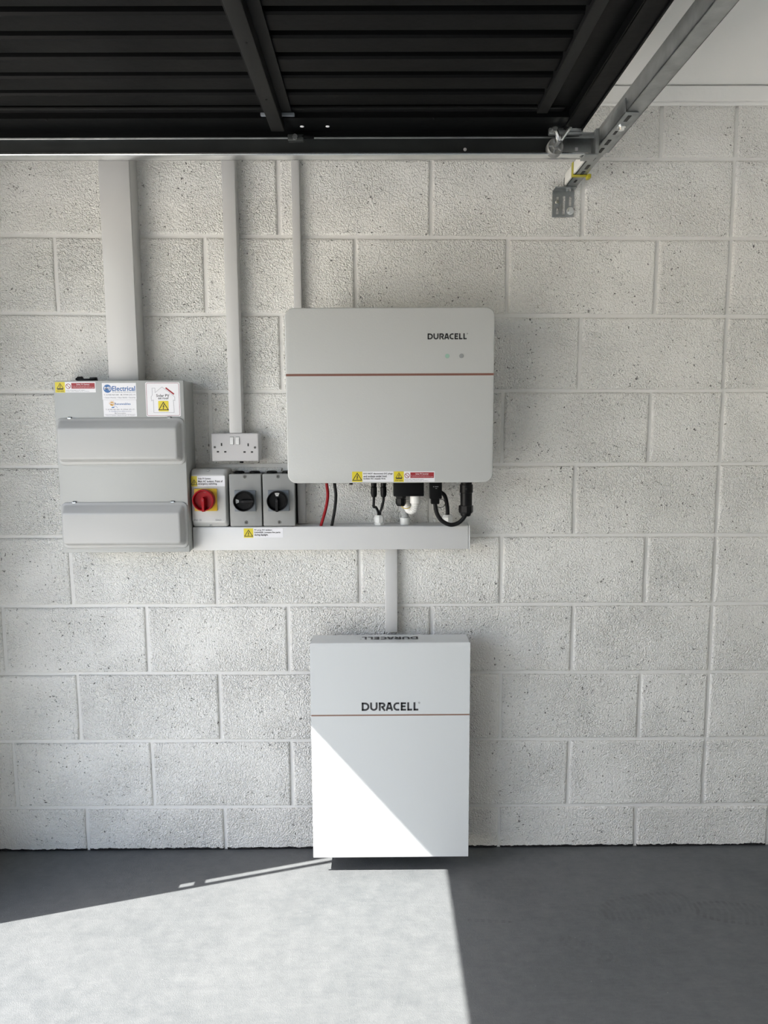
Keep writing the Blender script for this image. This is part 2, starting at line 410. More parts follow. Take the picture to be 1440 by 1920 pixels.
# side wall of painted blocks: smooth mortar bed behind, every block its own piece
b = bx(XL, XR, .0065, .1, 0, HC); wall = struct('wall_back', b, 'mortar')
ZJ = [(2.180, 2.169), (1.957, 1.943), (1.730, 1.716), (1.497, 1.492), (1.269, 1.267), (1.050, 1.044), (.827, .822), (.605, .598), (.377, .373), (.149, .144)]
def zj(k, x):
    if k < 0: a, b_ = 2.405, 2.395
    elif k > 9: return -.001
    else: a, b_ = ZJ[k]
    return a+(b_-a)*(x/1.75)
g = .0052
def block(xa, xb, k):
    bm = BM(); pts = []
    xs = [xa+g+(xb-xa-2*g)*t for t in (0, .33, .67, 1)]
    j = lambda s=.0013: random.uniform(-s, s)
    for i, x in enumerate(xs): pts.append([x+(.0 if 0 < i < 3 else j()), zj(k, x)+(g if k <= 9 else 0)+j(), 0])
    zt = lambda x: zj(k-1, x)-g
    xm = xs[-1]; pts.append([xm+j(), (zj(k, xm)+zj(k-1, xm))/2, 0])
    for x in reversed(xs): pts.append([x+j(), zt(x)+j(), 0])
    pts.append([xs[0]+j(), (zj(k, xs[0])+zj(k-1, xs[0]))/2, 0])
    cx = sum(p[0] for p in pts)/len(pts); cz = sum(p[1] for p in pts)/len(pts)
    def ring(ins):
        out = []
        for x, z, _ in pts:
            out.append((x-ins*(1 if x > cx+.0 else -1)*(1 if abs(x-xs[0]) < .004 or abs(x-xs[-1]) < .004 else 0), z-ins*(1 if z > cz else -1)*(1 if abs(abs(z-cz)) > .02 else 0)))
        return out
    y0 = random.uniform(-.0006, .0006)
    loft(bm, [(ring(0), .010), (ring(0), .0052+y0), (ring(.0022), .0016+y0), (ring(.0058), y0)])
    obj('block', bm, 'block', wall, smooth=18)
MJ = 2.026
for k in range(0, 11):
    even = k % 2 == 0           # joints at 0, .45 ... on even courses
    xs = [(-.451 if even else -.676)+.4512*i for i in range(0, 9)]
    xs = [x for x in xs if XL+.02 < x < MJ-.1]
    xs = [XL]+xs
    if k < 10: xs.append(MJ)
    right = (2.25 if even else 2.476)
    xs += [right+.4512*i for i in range(0, 7) if right+.4512*i < XR-.1]+[XR]
    xs = [x+(random.uniform(-.004, .004) if 0 < i < len(xs)-1 and abs(x-MJ) > .01 else 0) for i, x in enumerate(xs)]
    for a, b_ in zip(xs, xs[1:]): block(a, b_, k)
b = BM(); box(b, XL, XR, -.016, .0, 2.323, HC-.0045, .0015); box(b, XL, XR, -.009, .001, 2.314, 2.3235, .003); struct('trim_1', b, 'plaster')
# steel door frame post by the opening (it throws the long shadow on the floor); slimmer above the latch bracket
b = BM(); box(b, XL, XL+.02, -.424, -.355, 0, .80, .003); box(b, XL, XL+.02, -.393, -.355, .80, OZ, .003)
box(b, XL+.004, XL+.018, -.4245, -.4125, .79, OZ, .002); box(b, XL+.002, XL+.02, -.424, -.38, .865, .885, .002)
box(b, XL, XL+.05, OY1-.02, OY1+.03, 0, OZ, .003)
struct('trim_2', b, 'galv')

# ------------------------------------------------------------------ overhead garage door (black steel, swung up flat)
DX0, DX1 = -.648, 1.462; DZ = 2.100
door = thing('garage_door', 'black ribbed steel garage door swung up flat under the ceiling', 'garage door', (.4, -1.7, DZ))
DYN, DYF = -.385, -2.97
obj('door_skin', bx(DX0, DX1-.01, DYF, DYN-.01, DZ+.044, DZ+.052), 'door_black', door, smooth=0)
yy = DYN-.118; i = 0
while yy > DYF+.1:
    b = BM()
    rib = [(yy, DZ+.045), (yy-.004, DZ+.022), (yy-.008, DZ+.018), (yy-.060, DZ+.018), (yy-.064, DZ+.022), (yy-.068, DZ+.045)]
    A = [b.verts.new((DX0+.06, y, z)) for y, z in rib]; B_ = [b.verts.new((1.36, y, z)) for y, z in rib]
    for q in range(len(rib)-1): b.faces.new([A[q], A[q+1], B_[q+1], B_[q]])
    b.faces.new(A); b.faces.new(B_[::-1])
    obj('rib', b, 'door_black', door, smooth=25); yy -= .0815
# edge frame along the track: deep channel with a folded lip and a thin seam
b = BM(); box(b, DX0, DX1, DYN-.088, DYN, DZ+.004, DZ+.012, .0015); box(b, DX0, DX1, DYN-.003, DYN, DZ-.006, DZ+.05); box(b, DX0, DX1, DYN-.090, DYN-.086, DZ+.004, DZ+.046)
obj('edge_rail', b, 'door_black', door, smooth=0)
b = BM(); box(b, DX0+.05, 1.40, DYN-.112, DYN-.090, DZ+.016, DZ+.022, .0012); obj('seam_strip', b, 'door_stile', door)
b = BM(); box(b, DX0, DX1, DYF, DYF+.08, DZ+.004, DZ+.05); obj('edge_rail', b, 'door_black', door, smooth=0)
# end frame (trailing edge at the right) with inner stile
b = BM(); box(b, DX1-.004, DX1, DYF, DYN, DZ-.004, DZ+.052); box(b, DX1-.045, DX1-.002, DYF, DYN-.004, DZ, DZ+.006); box(b, DX1-.047, DX1-.043, DYF, DYN-.09, DZ, DZ+.044); obj('end_rail', b, 'door_black', door, smooth=0)
b = BM(); box(b, 1.337, 1.362, DYF+.08, DYN-.10, DZ+.008, DZ+.030, .002); obj('stile', b, 'door_stile', door)
b = BM(); box(b, 1.362, 1.418, DYF+.08, DYN-.09, DZ+.020, DZ+.026, .001); obj('stile_flange', b, 'door_black', door)
b = BM(); box(b, DX0, DX0+.05, DYF, DYN, DZ-.004, DZ+.052, .003); obj('end_rail', b, 'door_black', door)
# centre stile: hat section
b = BM(); box(b, .706, .772, DYF+.08, DYN-.092, DZ+.011, DZ+.016); obj('stile_flange', b, 'door_stile', door, smooth=0)
b = BM(); box(b, .717, .749, DYF+.08, DYN-.055, DZ-.014, DZ+.013, .003); obj('stile', b, 'door_stile', door)
b = BM(); box(b, .70, .778, DYN-.104, DYN-.096, DZ+.004, DZ+.011, .001); obj('stile_foot', b, 'iso_plate_grey', door)
for x in (.789, .850):
    b = BM(); poly_c = circ(0, 0, .0052, 14)
    lathe(b, (x, DYN-.040, DZ+.0045), (x, DYN-.040, DZ+.0030), [(.0052, 0), (.0045, 1)], 14); obj('rivet', b, 'label_white', door)
for x, y in ((.2, -.47), (1.1, -.47), (.733, -.62), (.733, -.86)):
    b = BM(); z = DZ+.003 if x != .733 else DZ-.0145
    lathe(b, (x, y, z+.002), (x, y, z-.001), [(.003, 0), (.0022, 1)], 10); obj('rivet', b, 'door_stile', door)
# roller carrier and wheel at the trailing corner
b = BM(); box(b, 1.383, 1.465, -.412, -.398, DZ-.010, DZ+.006, .002); box(b, 1.425, 1.460, -.420, -.398, DZ-.006, DZ+.022, .003)
ca = obj('roller_bracket', b, 'galv', door)
b = BM(); 
tube(b, [(1.436, -.424, DZ+.010), (1.424, -.424, DZ-.008), (1.410, -.420, DZ-.028)], .0045, 8, 4); tube(b, [(1.394, -.424, DZ-.002), (1.400, -.424, DZ-.016), (1.406, -.42, DZ-.028)], .006, 8, 4)
obj('roller_arm', b, 'galv_bright', ca)
for x, z in ((1.393, DZ-.004), (1.445, DZ+.007)):
    b = BM(); cyl(b, (x, -.42, z), (x, -.43, z), .0075, .006, 8); obj('bolt', b, 'galv_bright', ca)
b = BM(); lathe(b, (1.403, -.372, 2.067), (1.403, -.400, 2.067), [(.018, 0), (.0205, .12), (.0205, .8), (.018, .9), (.017, .88), (.012, .80), (.008, .82), (.007, 1)], 28); wh = obj('roller_wheel', b, 'wheel_grey', ca)
b = BM(); cyl(b, (1.403, -.395, 2.067), (1.406, -.424, 2.073), .0055, .0055, 12); obj('roller_axle', b, 'galv', ca)
b = BM()
for a in range(5):
    t = a*2*PI/5+.3; box(b, -.0015, .0015, -.397, -.392, .006, .017); 
    for v in list(b.verts)[-8:]:
        x, z = v.co.x, v.co.z; v.co.x = 1.403+x*math.cos(t)-z*math.sin(t); v.co.z = 2.067+x*math.sin(t)+z*math.cos(t)
obj('wheel_spokes', b, 'led_grey', ca, smooth=0)
# little catch on the edge rail
b = BM(); box(b, .752, .790, -.405, -.388, 2.079, 2.094, .002); ct = obj('catch', b, 'galv_dark', door)
b = BM(); cyl(b, (.770, -.402, 2.0865), (.770, -.412, 2.0865), .0075, .0065, 8); obj('bolt', b, 'galv_bright', ct)
b = BM(); box(b, .785, .815, -.405, -.395, 2.086, 2.092, .001); obj('catch_tongue', b, 'door_black', ct)

# track: galvanised channel, open towards the room
tr = thing('door_track', 'galvanised steel channel track running under the edge of the black door', 'door track', (.5, -.37, 2.05))
TX0, TX1 = XL+.03, 1.505
b = BM(); box(b, TX0, TX1, -.350, -.3475, 2.058, 2.104); obj('web', b, 'galv_dark', tr, smooth=0)
b = BM(); box(b, TX0, TX1-.02, -.386, -.347, 2.0525, 2.0555, .001); tube(b, [(TX0, -.386, 2.0555), (.7, -.386, 2.0548), (TX1-.02, -.386, 2.0535)], .0032, 10, 4); obj('lower_lip', b, 'galv_bright', tr)
b = BM(); box(b, TX0, TX1, -.378, -.347, 2.103, 2.106, .001); box(b, TX0, TX1, -.379, -.3765, 2.092, 2.106, .001); obj('upper_lip', b, 'galv', tr)
b = BM(); box(b, 1.425, TX1, -.353, -.3495, 2.060, 2.102, .001); obj('splice_plate', b, 'galv', tr)
b = BM(); plate(b, 1.461, 1.468, 2.071, 2.079, -.3545, -.352, .0005, .0005); obj('square_bolt', b, 'label_white', tr)
b = BM(); box(b, TX1-.004, TX1+.005, -.392, -.345, 2.050, 2.110, .001); box(b, TX1-.03, TX1+.002, -.394, -.350, 2.047, 2.0515, .001); obj('end_plate', b, 'galv', tr)
b = BM(); lathe(b, (1.187, -.3505, 2.076), (1.187, -.3515, 2.076), [(.0042, 0), (.0038, 1)], 16); obj('rivet', b, 'label_white', tr)

# crossbar and wall strut carrying the track
BX = 1.517
bar = thing('track_support_bar', 'galvanised angle bar running out from the wall and overhead past the black door', 'support bar', (BX, -.3, 2.08))
b = BM(); y1, y0 = -.50, YF+.01
box(b, BX+.004, BX+.007, y0, -.30, 2.084, 2.128, .001); box(b, BX+.004, BX+.044, y0, -.30, 2.084, 2.087, .001); box(b, BX+.041, BX+.044, y0, -.30, 2.084, 2.098, .001)
obj('long_bar', b, 'galv', bar)
b = BM(); box(b, BX, BX+.003, -.56, -.008, 2.080, 2.112, .001); box(b, BX, BX+.032, -.56, -.008, 2.080, 2.083, .001); obj('slotted_angle', b, 'galv', bar)
for j, y in enumerate((-.08, -.155, -.205, -.26, -.33, -.385, -.44, -.53)):
    b = BM(); box(b, BX+.012, BX+.020 if j % 3 else BX+.018, y-.016, y+.016 if j % 3 else y+.004, 2.0788, 2.0802, 0); obj('slot', b, 'slot_dark', bar, smooth=0)
b = BM(); lathe(b, (BX+.017, -.485, 2.080), (BX+.017, -.485, 2.071), [(.010, 0), (.010, .3), (.0075, .32), (.0065, 1)], 12); obj('bolt', b, 'galv_bright', bar)
b = BM(); box(b, BX-.006, BX-.0005, -.27, -.045, 2.082, 2.112, .001); obj('foam_strip', b, 'foam_white', bar, label='white strip along the side of the slotted angle')
b = BM(); box(b, BX-.0085, BX-.006, -.145, -.128, 2.078, 2.114, .001); box(b, BX-.0085, BX+.036, -.145, -.128, 2.0765, 2.0795, .001); box(b, BX+.033, BX+.043, -.148, -.125, 2.070, 2.081, .002); obj('strap', b, 'yellow_strap', bar, label='yellow plastic strap around the bar')
# wall plate with slots cut through
def slotplate(x0, x1, z0, z1, ya, yb, slots, n_ori):
    """plate with real openings: built as strips between the slot columns"""
    bm = BM(); xs = sorted({x0, x1, *[s[0] for s in slots], *[s[1] for s in slots]}); 
    for a, c in zip(xs, xs[1:]):
        col = sorted([s for s in slots if s[0] <= a+1e-6 and s[1] >= c-1e-6], key=lambda s: s[2]); z = z0
        for s in col: box(bm, a, c, ya, yb, z, s[2]); z = s[3]
        box(bm, a, c, ya, yb, z, z1)
    bmesh.ops.remove_doubles(bm, verts=bm.verts, dist=1e-6)
    return bm
sl = [(1.497, 1.505, 2.052, 2.062), (1.497, 1.505, 2.011, 2.029), (1.516, 1.524, 2.010, 2.063), (1.535, 1.543, 2.034, 2.063)]
wp = obj('wall_plate', slotplate(1.486, 1.550, 2.003, 2.079, -.0035, -.0005, sl, 0), 'galv', bar, smooth=0)
b = BM(); box(b, 1.4865, 1.5495, -.040, -.0005, 2.0765, 2.0795, .001); obj('plate_flange', b, 'galv', wp)
b = BM(); lathe(b, (1.539, -.0035, 2.020), (1.539, -.0115, 2.020), [(.0115, 0), (.0112, .2), (.0068, .22), (.0064, 1)], 6 if 0 else 20); obj('anchor_bolt', b, 'galv_bright', wp)
b = BM(); lathe(b, (1.499, -.0035, 2.044), (1.499, -.0105, 2.044), [(.0065, 0), (.0065, .8), (.005, 1)], 6); obj('anchor_bolt', b, 'galv_bright', wp)
b = BM(); lathe(b, (BX+.012, -.022, 2.0765), (BX+.012, -.022, 2.070), [(.007, 0), (.006, 1)], 6); obj('bolt', b, 'galv_bright', wp)

# ------------------------------------------------------------------ trunking
def trunk_v(label, x0, x1, z0, z1, d, lip=.004):
    t = thing('cable_trunking', label, 'trunking', ((x0+x1)/2, -d/2, z0), 'white plastic cable trunking')
    b = BM(); box(b, x0, x1, -d+.003, -.0003, z0, z1, .0008); obj('trunking_body', b, 'pvc', t)
    b = BM(); box(b, x0+lip, x1-lip, -d, -d+.004, z0, z1, .0012); obj('trunking_lid', b, 'pvc_lid', t)
    return t
trunk_v('widest upright trunking, rising from the fuse box to the black door', .1695, .2595, 1.5255, 2.366, .068, .0015)
trunk_v('medium upright trunking dropping onto the double socket', .516, .5555, 1.3705, 2.366, .042, .001)
trunk_v('narrowest upright trunking, passing behind the large white inverter', .716, .740, 1.0905, 2.366, .025, .001)
trunk_v('short upright trunking linking the level trunking to the floor battery', .9845, 1.0235, .7435, 1.0165, .025, .001)
t = thing('cable_trunking', 'level white trunking running under the switches and inverter', 'trunking', (.82, -.037, 1.0165), 'white plastic cable trunking')
b = BM(); box(b, .4035, 1.2385, -.0715, -.0003, 1.0165, 1.0885, .001); obj('trunking_body', b, 'pvc_lit', t)
b = BM(); box(b, .4035, 1.2370, -.075, -.0712, 1.0170, 1.0875, .0015); obj('trunking_lid', b, 'pvc_lit', t)
b = BM(); box(b, 1.2388, 1.2425, -.0755, -.0003, 1.016, 1.0890, .0008); obj('end_cap', b, 'pvc_lit', t)
Y = -.0750
s = sticker(t, .5575, .6765, 1.0555, 1.0840, Y, 'PV array DC isolator warning sticker')
yellow_panel(s, .5575, .5860, 1.0555, 1.0840, Y-.0004); mark_triangle(s, .5718, 1.0590, 1.0805, Y-.0007)
lines(s, [('PV array DC isolator.', .5895, .6440, 1.0755, 1.0815), ('DANGER: contains live parts', .5895, .6680, 1.0680, 1.0740), ('during daylight.', .5895, .6310, 1.0600, 1.0670)], Y-.0004)

# ------------------------------------------------------------------ consumer unit
cu = thing('consumer_unit', 'grey metal fuse box with two hinged flaps and stickers', 'fuse box', (.215, -.05, 1.02))
CX0, CX1, CZ0, CZ1, CY = .026, .402, 1.0205, 1.5235, -.115
b = BM(); box(b, CX0+.002, CX1-.001, CY+.012, -.0003, CZ0, CZ1, .0015); obj('box_body', b, 'enamel', cu)
b = BM(); box(b, CX0, CX1+.0005, CY, CY+.013, CZ0-.001, CZ1+.001, .002, 3); obj('front_cover', b, 'enamel', cu)
for zb, zt in ((1.281, 1.417), (1.033, 1.170)):
    b = BM()
    x0, x1 = .0285, .4005
    loft(b, [(rr(x0, x1, zb, zt, .016), CY+.001), (rr(x0, x1, zb, zt, .016), CY-.0025), (rr(x0+.0012, x1-.0012, zb+.0012, zt-.0012, .015), CY-.0038),
             (rr(x0+.004, x1-.005, zb+.009, zt-.0055, .012), CY-.0040), (rr(x0+.0065, x1-.0085, zb+.0105, zt-.0095, .011), CY-.0080), (rr(x0+.0105, x1-.0165, zb+.0170, zt-.0270, .008), CY-.0245),
             (rr(x0+.0125, x1-.0190, zb+.0195, zt-.0300, .007), CY-.0262), (rr(x0+.016, x1-.023, zb+.023, zt-.034, .005), CY-.0266)])
    fp = obj('flap', b, 'enamel_flap', cu, smooth=50)
    for x in (.0685, .358):
        b = BM(); cyl(b, (x-.0045, CY-.0035, zt-.0002), (x+.0045, CY-.0035, zt-.0002), .0024, .0024, 10); hp = obj('hinge_pin', b, 'galv_bright', fp)
        b = BM(); box(b, x-.0052, x+.0058, CY-.0015, CY-.0003, zt-.0035, zt+.0035); obj('hinge_slot', b, 'slot_dark', fp, smooth=0)
    b = BM(); ribbon(b, [(x0+.010+(x1-x0-.02)*i/16, zb-.0015-.0065*math.sin(PI*i/16)) for i in range(17)], .0012, CY, .0006); obj('finger_lip', b, 'enamel_flap', cu, smooth=0)
def dual_sticker(root, x0, z1, y, sc, title, label, a, c):
    """yellow shock sign + red panel label, 120 x 30 mm at sc = 1"""
    X = lambda v: x0+v*sc; Zz = lambda v: z1-v*sc
    s = sticker(root, X(0), X(.1168), Zz(.0300), Zz(0), y, label)
    yellow_panel(s, X(0), X(.0285), Zz(.0300), Zz(0), y-.0004); yy = y-.0007
    mark_triangle(s, X(.0145), Zz(.0190), Zz(.0030), yy)
    b = BM(); poly(b, [(X(.0060), Zz(.0218)), (X(.0232), Zz(.0218)), (X(.0232), Zz(.0192)), (X(.0060), Zz(.0192))], yy, .0002); obj('warning_bar', b, 'logo_black', s, smooth=0)
    lines(s, [('Dual supply', X(.0042), X(.0255), Zz(.0280), Zz(.0240))], yy, bold=.02)
    b = BM(); cx, cz, rad = X(.0376), Zz(.0120), .0066*sc
    ribbon(b, circ(cx, cz, rad, 28), .0016*sc, y-.0004, .0003, True); ribbon(b, [(cx-rad*.68, cz+rad*.68), (cx+rad*.68, cz-rad*.68)], .0016*sc, y-.0004, .0003); obj('prohibition_sign', b, 'label_maroon', s, smooth=0)
    b = BM(); poly(b, [(X(.0470), Zz(.0190)), (X(.1145), Zz(.0190)), (X(.1145), Zz(.0030)), (X(.0470), Zz(.0030))], y-.0004, .0003); rp = obj('red_panel', b, 'label_red', s, smooth=0)
    b = BM(); text_bm(b, title, X(.0620), X(.0995), Zz(.0092), Zz(.0052), y-.0007, .012); text_bm(b, 'Do not work on this equipment until it', X(.0490), X(.0995), Zz(.0130), Zz(.0108), y-.0007)
    text_bm(b, 'is isolated from both mains supply and solar PV supply', X(.0490), X(.1128), Zz(.0166), Zz(.0144), y-.0007); obj('lettering', b, 'label_white', s, smooth=0)
    lines(s, [(a, X(.0310), X(.0860), Zz(.0245), Zz(.0222)), (c, X(.0310), X(.0985), Zz(.0280), Zz(.0257))], y-.0004, bold=.006)
dual_sticker(cu, .0314, 1.5208, CY, 1.0, 'Solar PV System', 'yellow and red solar system warning sticker', 'Isolate mains supply at AC isolator', 'Isolate solar supply at DC isolator')
# installer cards
y = CY; s = sticker(cu, .1665, .2650, 1.4695, 1.5175, y, 'white installer sticker with a blue round badge', .0003); y -= .0004
b = BM(); poly(b, circ(.1822, 1.5013, .0118, 32), y); obj('badge', b, 'label_blue', s, smooth=0)
b = BM(); text_bm(b, 'MJ', .1733, .1912, 1.4958, 1.5068, y-.0003, .012); obj('lettering', b, 'label_white', s, smooth=0)
b = BM(); text_bm(b, 'Electrical', .1955, .2622, 1.4945, 1.5085, y, .02); obj('lettering', b, 'label_blue', s, smooth=0)
lines(s, [('& Building Services Ltd', .1960, .2622, 1.4893, 1.4930), ('T: 01908 464 084   M: 07944 275 171', .1712, .2622, 1.4818, 1.4855), ('\u2022 Smart Homes \u2022 New Builds \u2022 Security', .1712, .2622, 1.4728, 1.4775)], y, 'label_grey', .004)
y = CY; s = sticker(cu, .1680, .2640, 1.4210, 1.4690, y, 'white renewables installer sticker with a gold sun', .0003); y -= .0004
b = BM(); poly(b, circ(.1932, 1.4580, .0062, 24), y)
for i in range(12):
    a = i*PI/6
    if 200 < math.degrees(a) < 320: continue
    ribbon(b, [(.1932+.0075*math.cos(a), 1.4580+.0075*math.sin(a)), (.1932+.0098*math.cos(a), 1.4580+.0098*math.sin(a))], .0008, y)
obj('sun_badge', b, 'label_gold', s, smooth=0)
b = BM(); text_bm(b, 'MJ', .1888, .1978, 1.4555, 1.4610, y-.0003, .02); obj('lettering', b, 'label_white', s, smooth=0)
b = BM(); text_bm(b, 'Renewables', .2010, .2470, 1.4545, 1.4605, y, .015); poly(b, [(.1905, 1.4460), (.1985, 1.4460), (.2005, 1.4492), (.1935, 1.4492)], y); ribbon(b, [(.199, 1.4512), (.2035, 1.4508), (.2070, 1.4485), (.2090, 1.4458)], .0007, y); obj('lettering', b, 'label_blue', s, smooth=0)
lines(s, [('T: 01908 464 084  M: 07944 275 171', .1740, .2580, 1.4395, 1.4432), ('\u2022 Solar PV Systems \u2022 Battery Storage \u2022 EV Chargers', .1720, .2590, 1.4228, 1.4262)], y, 'label_grey', .0)
lines(s, [('E: sales@mjrenewables.services', .1840, .2485, 1.4340, 1.4378)], y, 'label_navy', .0)
lines(s, [('MJ Renewables', .2000, .2320, 1.4287, 1.4322)], y, 'label_grey', .01)
b = BM(); ribbon(b, [(.1715, 1.4273), (.2600, 1.4273)], .0004, y); obj('rule', b, 'label_grey', s, smooth=0)
# Solar PV on roof
y = CY; s = sticker(cu, .2918, .3915, 1.4205, 1.5185, y, 'square white sticker with a house outline and red roof bar', .004); y -= .0004
b = BM(); ribbon(b, rr(.2945, .3885, 1.4232, 1.5160, .004, 4), .0009, y, .0003, True); obj('border', b, 'label_maroon', s, smooth=0)
b = BM(); ribbon(b, [(.3138, 1.4318), (.3138, 1.4682), (.3085, 1.4655), (.3075, 1.4772), (.3112, 1.4822), (.3112, 1.5022), (.3196, 1.5022), (.3196, 1.4895), (.3400, 1.5055),
                     (.3760, 1.4770), (.3760, 1.4660), (.3715, 1.4682), (.3728, 1.4318)], .0006, y, .0003, True); obj('house_outline', b, 'label_grey', s, smooth=0)
b = BM(); ribbon(b, [(.3505, 1.5030), (.3740, 1.4845)], .0042, y); obj('solar_panel_bar', b, 'label_red', s, smooth=0)
lines(s, [('Solar PV', .3225, .3605, 1.4770, 1.4848), ('on roof', .3275, .3580, 1.4700, 1.4768)], y, bold=.012)
yellow_panel(s, .3275, .3570, 1.4352, 1.4655, y, .002); mark_triangle(s, .3423, 1.4385, 1.4630, y-.0003)

# the black gadget lying on top of the fuse box
g_ = thing('clip_tool', 'small black gadget lying on top of the grey fuse box', 'gadget', (.102, -.06, CZ1+.001))
b = BM(); z = CZ1+.0012
box(b, .078, .134, -.068, -.054, z, z+.0085, .003); obj('gadget_body', b, 'black_plastic', g_)
b = BM(); lathe(b, (.069, -.061, z+.007), (.092, -.061, z+.008), [(.001, 0), (.004, .12), (.0042, .25), (.0068, .3), (.0072, .9), (.005, 1)], 14); obj('gadget_head', b, 'black_plastic', g_)
b = BM(); box(b, .112, .134, -.066, -.056, z+.007, z+.0125, .0022); obj('gadget_clip', b, 'black_gloss', g_)

# ------------------------------------------------------------------ double socket
so = thing('double_socket', 'white double wall socket above the red rotary switch', 'socket', (.533, -.02, 1.285))
b = BM(); plate(b, .464, .6062, 1.287, 1.3675, -.036, -.0003, .004, .002); obj('back_box', b, 'white_plastic', so)
b = BM(); plate(b, .461, .6048, 1.2850, 1.3702, -.0455, -.036, .004, .0045); fpn = obj('faceplate', b, 'white_plastic', so)
for x0, x1 in ((.5186, .5290), (.5358, .5465)):
    b = BM(); box(b, x0-.0004, x1+.0008, -.0462, -.0450, 1.3350, 1.3598); rk0 = obj('rocker_gap', b, 'led_grey', fpn, smooth=0)
    b = BM(); loft(b, [(rr(x0, x1, 1.3358, 1.3580, .0008, 2), -.0455), (rr(x0, x1, 1.3358, 1.3580, .0008, 2), -.0470), (rr(x0+.0004, x1-.0006, 1.3362, 1.3480, .0006, 2), -.0492)]); obj('rocker', b, 'switch_white', so)
for x, z, w, h in ((.4924, 1.3362, .0042, .0088), (.5727, 1.3349, .0042, .0088), (.4808, 1.3144, .0068, .0046), (.5030, 1.3141, .0068, .0046), (.5611, 1.3132, .0068, .0046), (.5836, 1.3131, .0068, .0046)):
    b = BM(); box(b, x-w/2, x+w/2, -.0458, -.0450, z-h/2, z+h/2); obj('socket_hole', b, 'hole_black', fpn, smooth=0)
for x, z in ((.4717, 1.3282), (.5931, 1.3267)): screw(so, x, z, -.0455, .0036)
b = BM(); cyl(b, (.5470, -.022, 1.2870), (.5470, -.022, 1.2790), .0065, .0055, 12); obj('grommet', b, 'black_rubber', so)

# ------------------------------------------------------------------ rotary isolators
def knob(root, x, z, y, rad, m, ang, plate_m, ph, handle_m, depth=.030):
    b = BM(); plate(b, x-ph+.0025, x+ph+.0025, z-ph-.0005, z+ph-.0005, y-.006, y, .0015, .001); pl = obj('switch_plate', b, plate_m, root)
    y -= .006
    b = BM(); lathe(b, (x, y, z), (x, y-depth, z), [(rad, 0), (rad, .35), (rad*.985, .80), (rad*.95, .86), (rad*.90, .86), (rad*.86, .80), (rad*.82, .35), (.001, .30)], 40, True)
    kb = obj('knob', b, m, root)
    b = BM(); d = Vector((math.cos(ang), math.sin(ang))); n_ = Vector((-d.y, d.x))
    pts = [(-.30, 0), (-.17, .16), (.2, .15), (1.02, .12), (1.02, -.12), (.2, -.15), (-.17, -.16)]
    P = lambda k: [(x+(d.x*a+n_.x*c*k)*rad, z+(d.y*a+n_.y*c*k)*rad) for a, c in pts]
    loft(b, [(P(1), y-depth*.28), (P(1), y-depth*.90), (P(.75), y-depth)]); obj('handle', b, handle_m, kb, smooth=25)
    b = BM(); cyl(b, (x-d.x*rad*.02, y-depth*1.003, z-d.y*rad*.02), (x-d.x*rad*.02, y-depth*1.01, z-d.y*rad*.02), rad*.09, n=12); obj('handle_screw', b, 'hole_black' if m != 'red_plastic' else 'label_maroon', kb)
    return pl, kb
ac = thing('rotary_isolator', 'white isolator switch with a red knob on a yellow plate', 'isolator switch', (.455, -.04, 1.0893), 'rotary isolators in a row')
x0, x1, z0, z1, y = .4035, .5115, 1.0895, 1.2640, -.085
b = BM(); loft(b, [(rr(x0, x1, z0, z1, .008), -.0003), (rr(x0, x1, z0, z1, .008), y+.020), (rr(x0+.0006, x1-.0012, z0+.0006, z1-.0006, .008), y+.0165), (rr(x0+.0012, x1-.0020, z0+.0010, z1-.0010, .0078), y+.015),
                   (rr(x0+.0022, x1-.0030, z0+.0135, z1-.0150, .0085), y+.003), (rr(x0+.0034, x1-.0045, z0+.0150, z1-.0165, .0070), y+.0006), (rr(x0+.005, x1-.006, z0+.0165, z1-.018, .006), y)])
obj('case', b, 'iso_white', ac, smooth=40)
for x, z in ((.4565, 1.2560), (.4575, 1.0965)): screw(ac, x, z, y+.0115, .0055, 'galv')
knob(ac, .4465, 1.1735, y, .0325, 'red_plastic', -PI/2+.02, 'yellow_plastic', .0335, 'red_plastic', .028)
b = BM(); cyl(b, (.4500, y-.0150, 1.1985), (.4500, y-.0165, 1.1985), .0042, n=12); obj('padlock_hole', b, 'label_maroon', ac)
b = BM(); text_bm(b, 'IP65 CE', .4105, .4335, 1.1092, 1.1142, y, .01); obj('lettering', b, 'label_grey', ac, smooth=0)
b = BM(); text_bm(b, 'ISA63', .4760, .4925, 1.1090, 1.1140, y, .01); obj('lettering', b, 'label_grey', ac, smooth=0)
s = sticker(ac, .4070, .5070, 1.2130, 1.2440, y, 'main AC isolator warning sticker', .0008)
yellow_panel(s, .4070, .4245, 1.2130, 1.2440, y-.0004); mark_triangle(s, .4158, 1.2180, 1.2340, y-.0007)
lines(s, [('Solar PV System:', .4275, .4660, 1.2325, 1.2390), ('Main AC isolator. Point of', .4275, .5005, 1.2250, 1.2315), ('emergency switching.', .4275, .4840, 1.2165, 1.2240)], y-.0004)

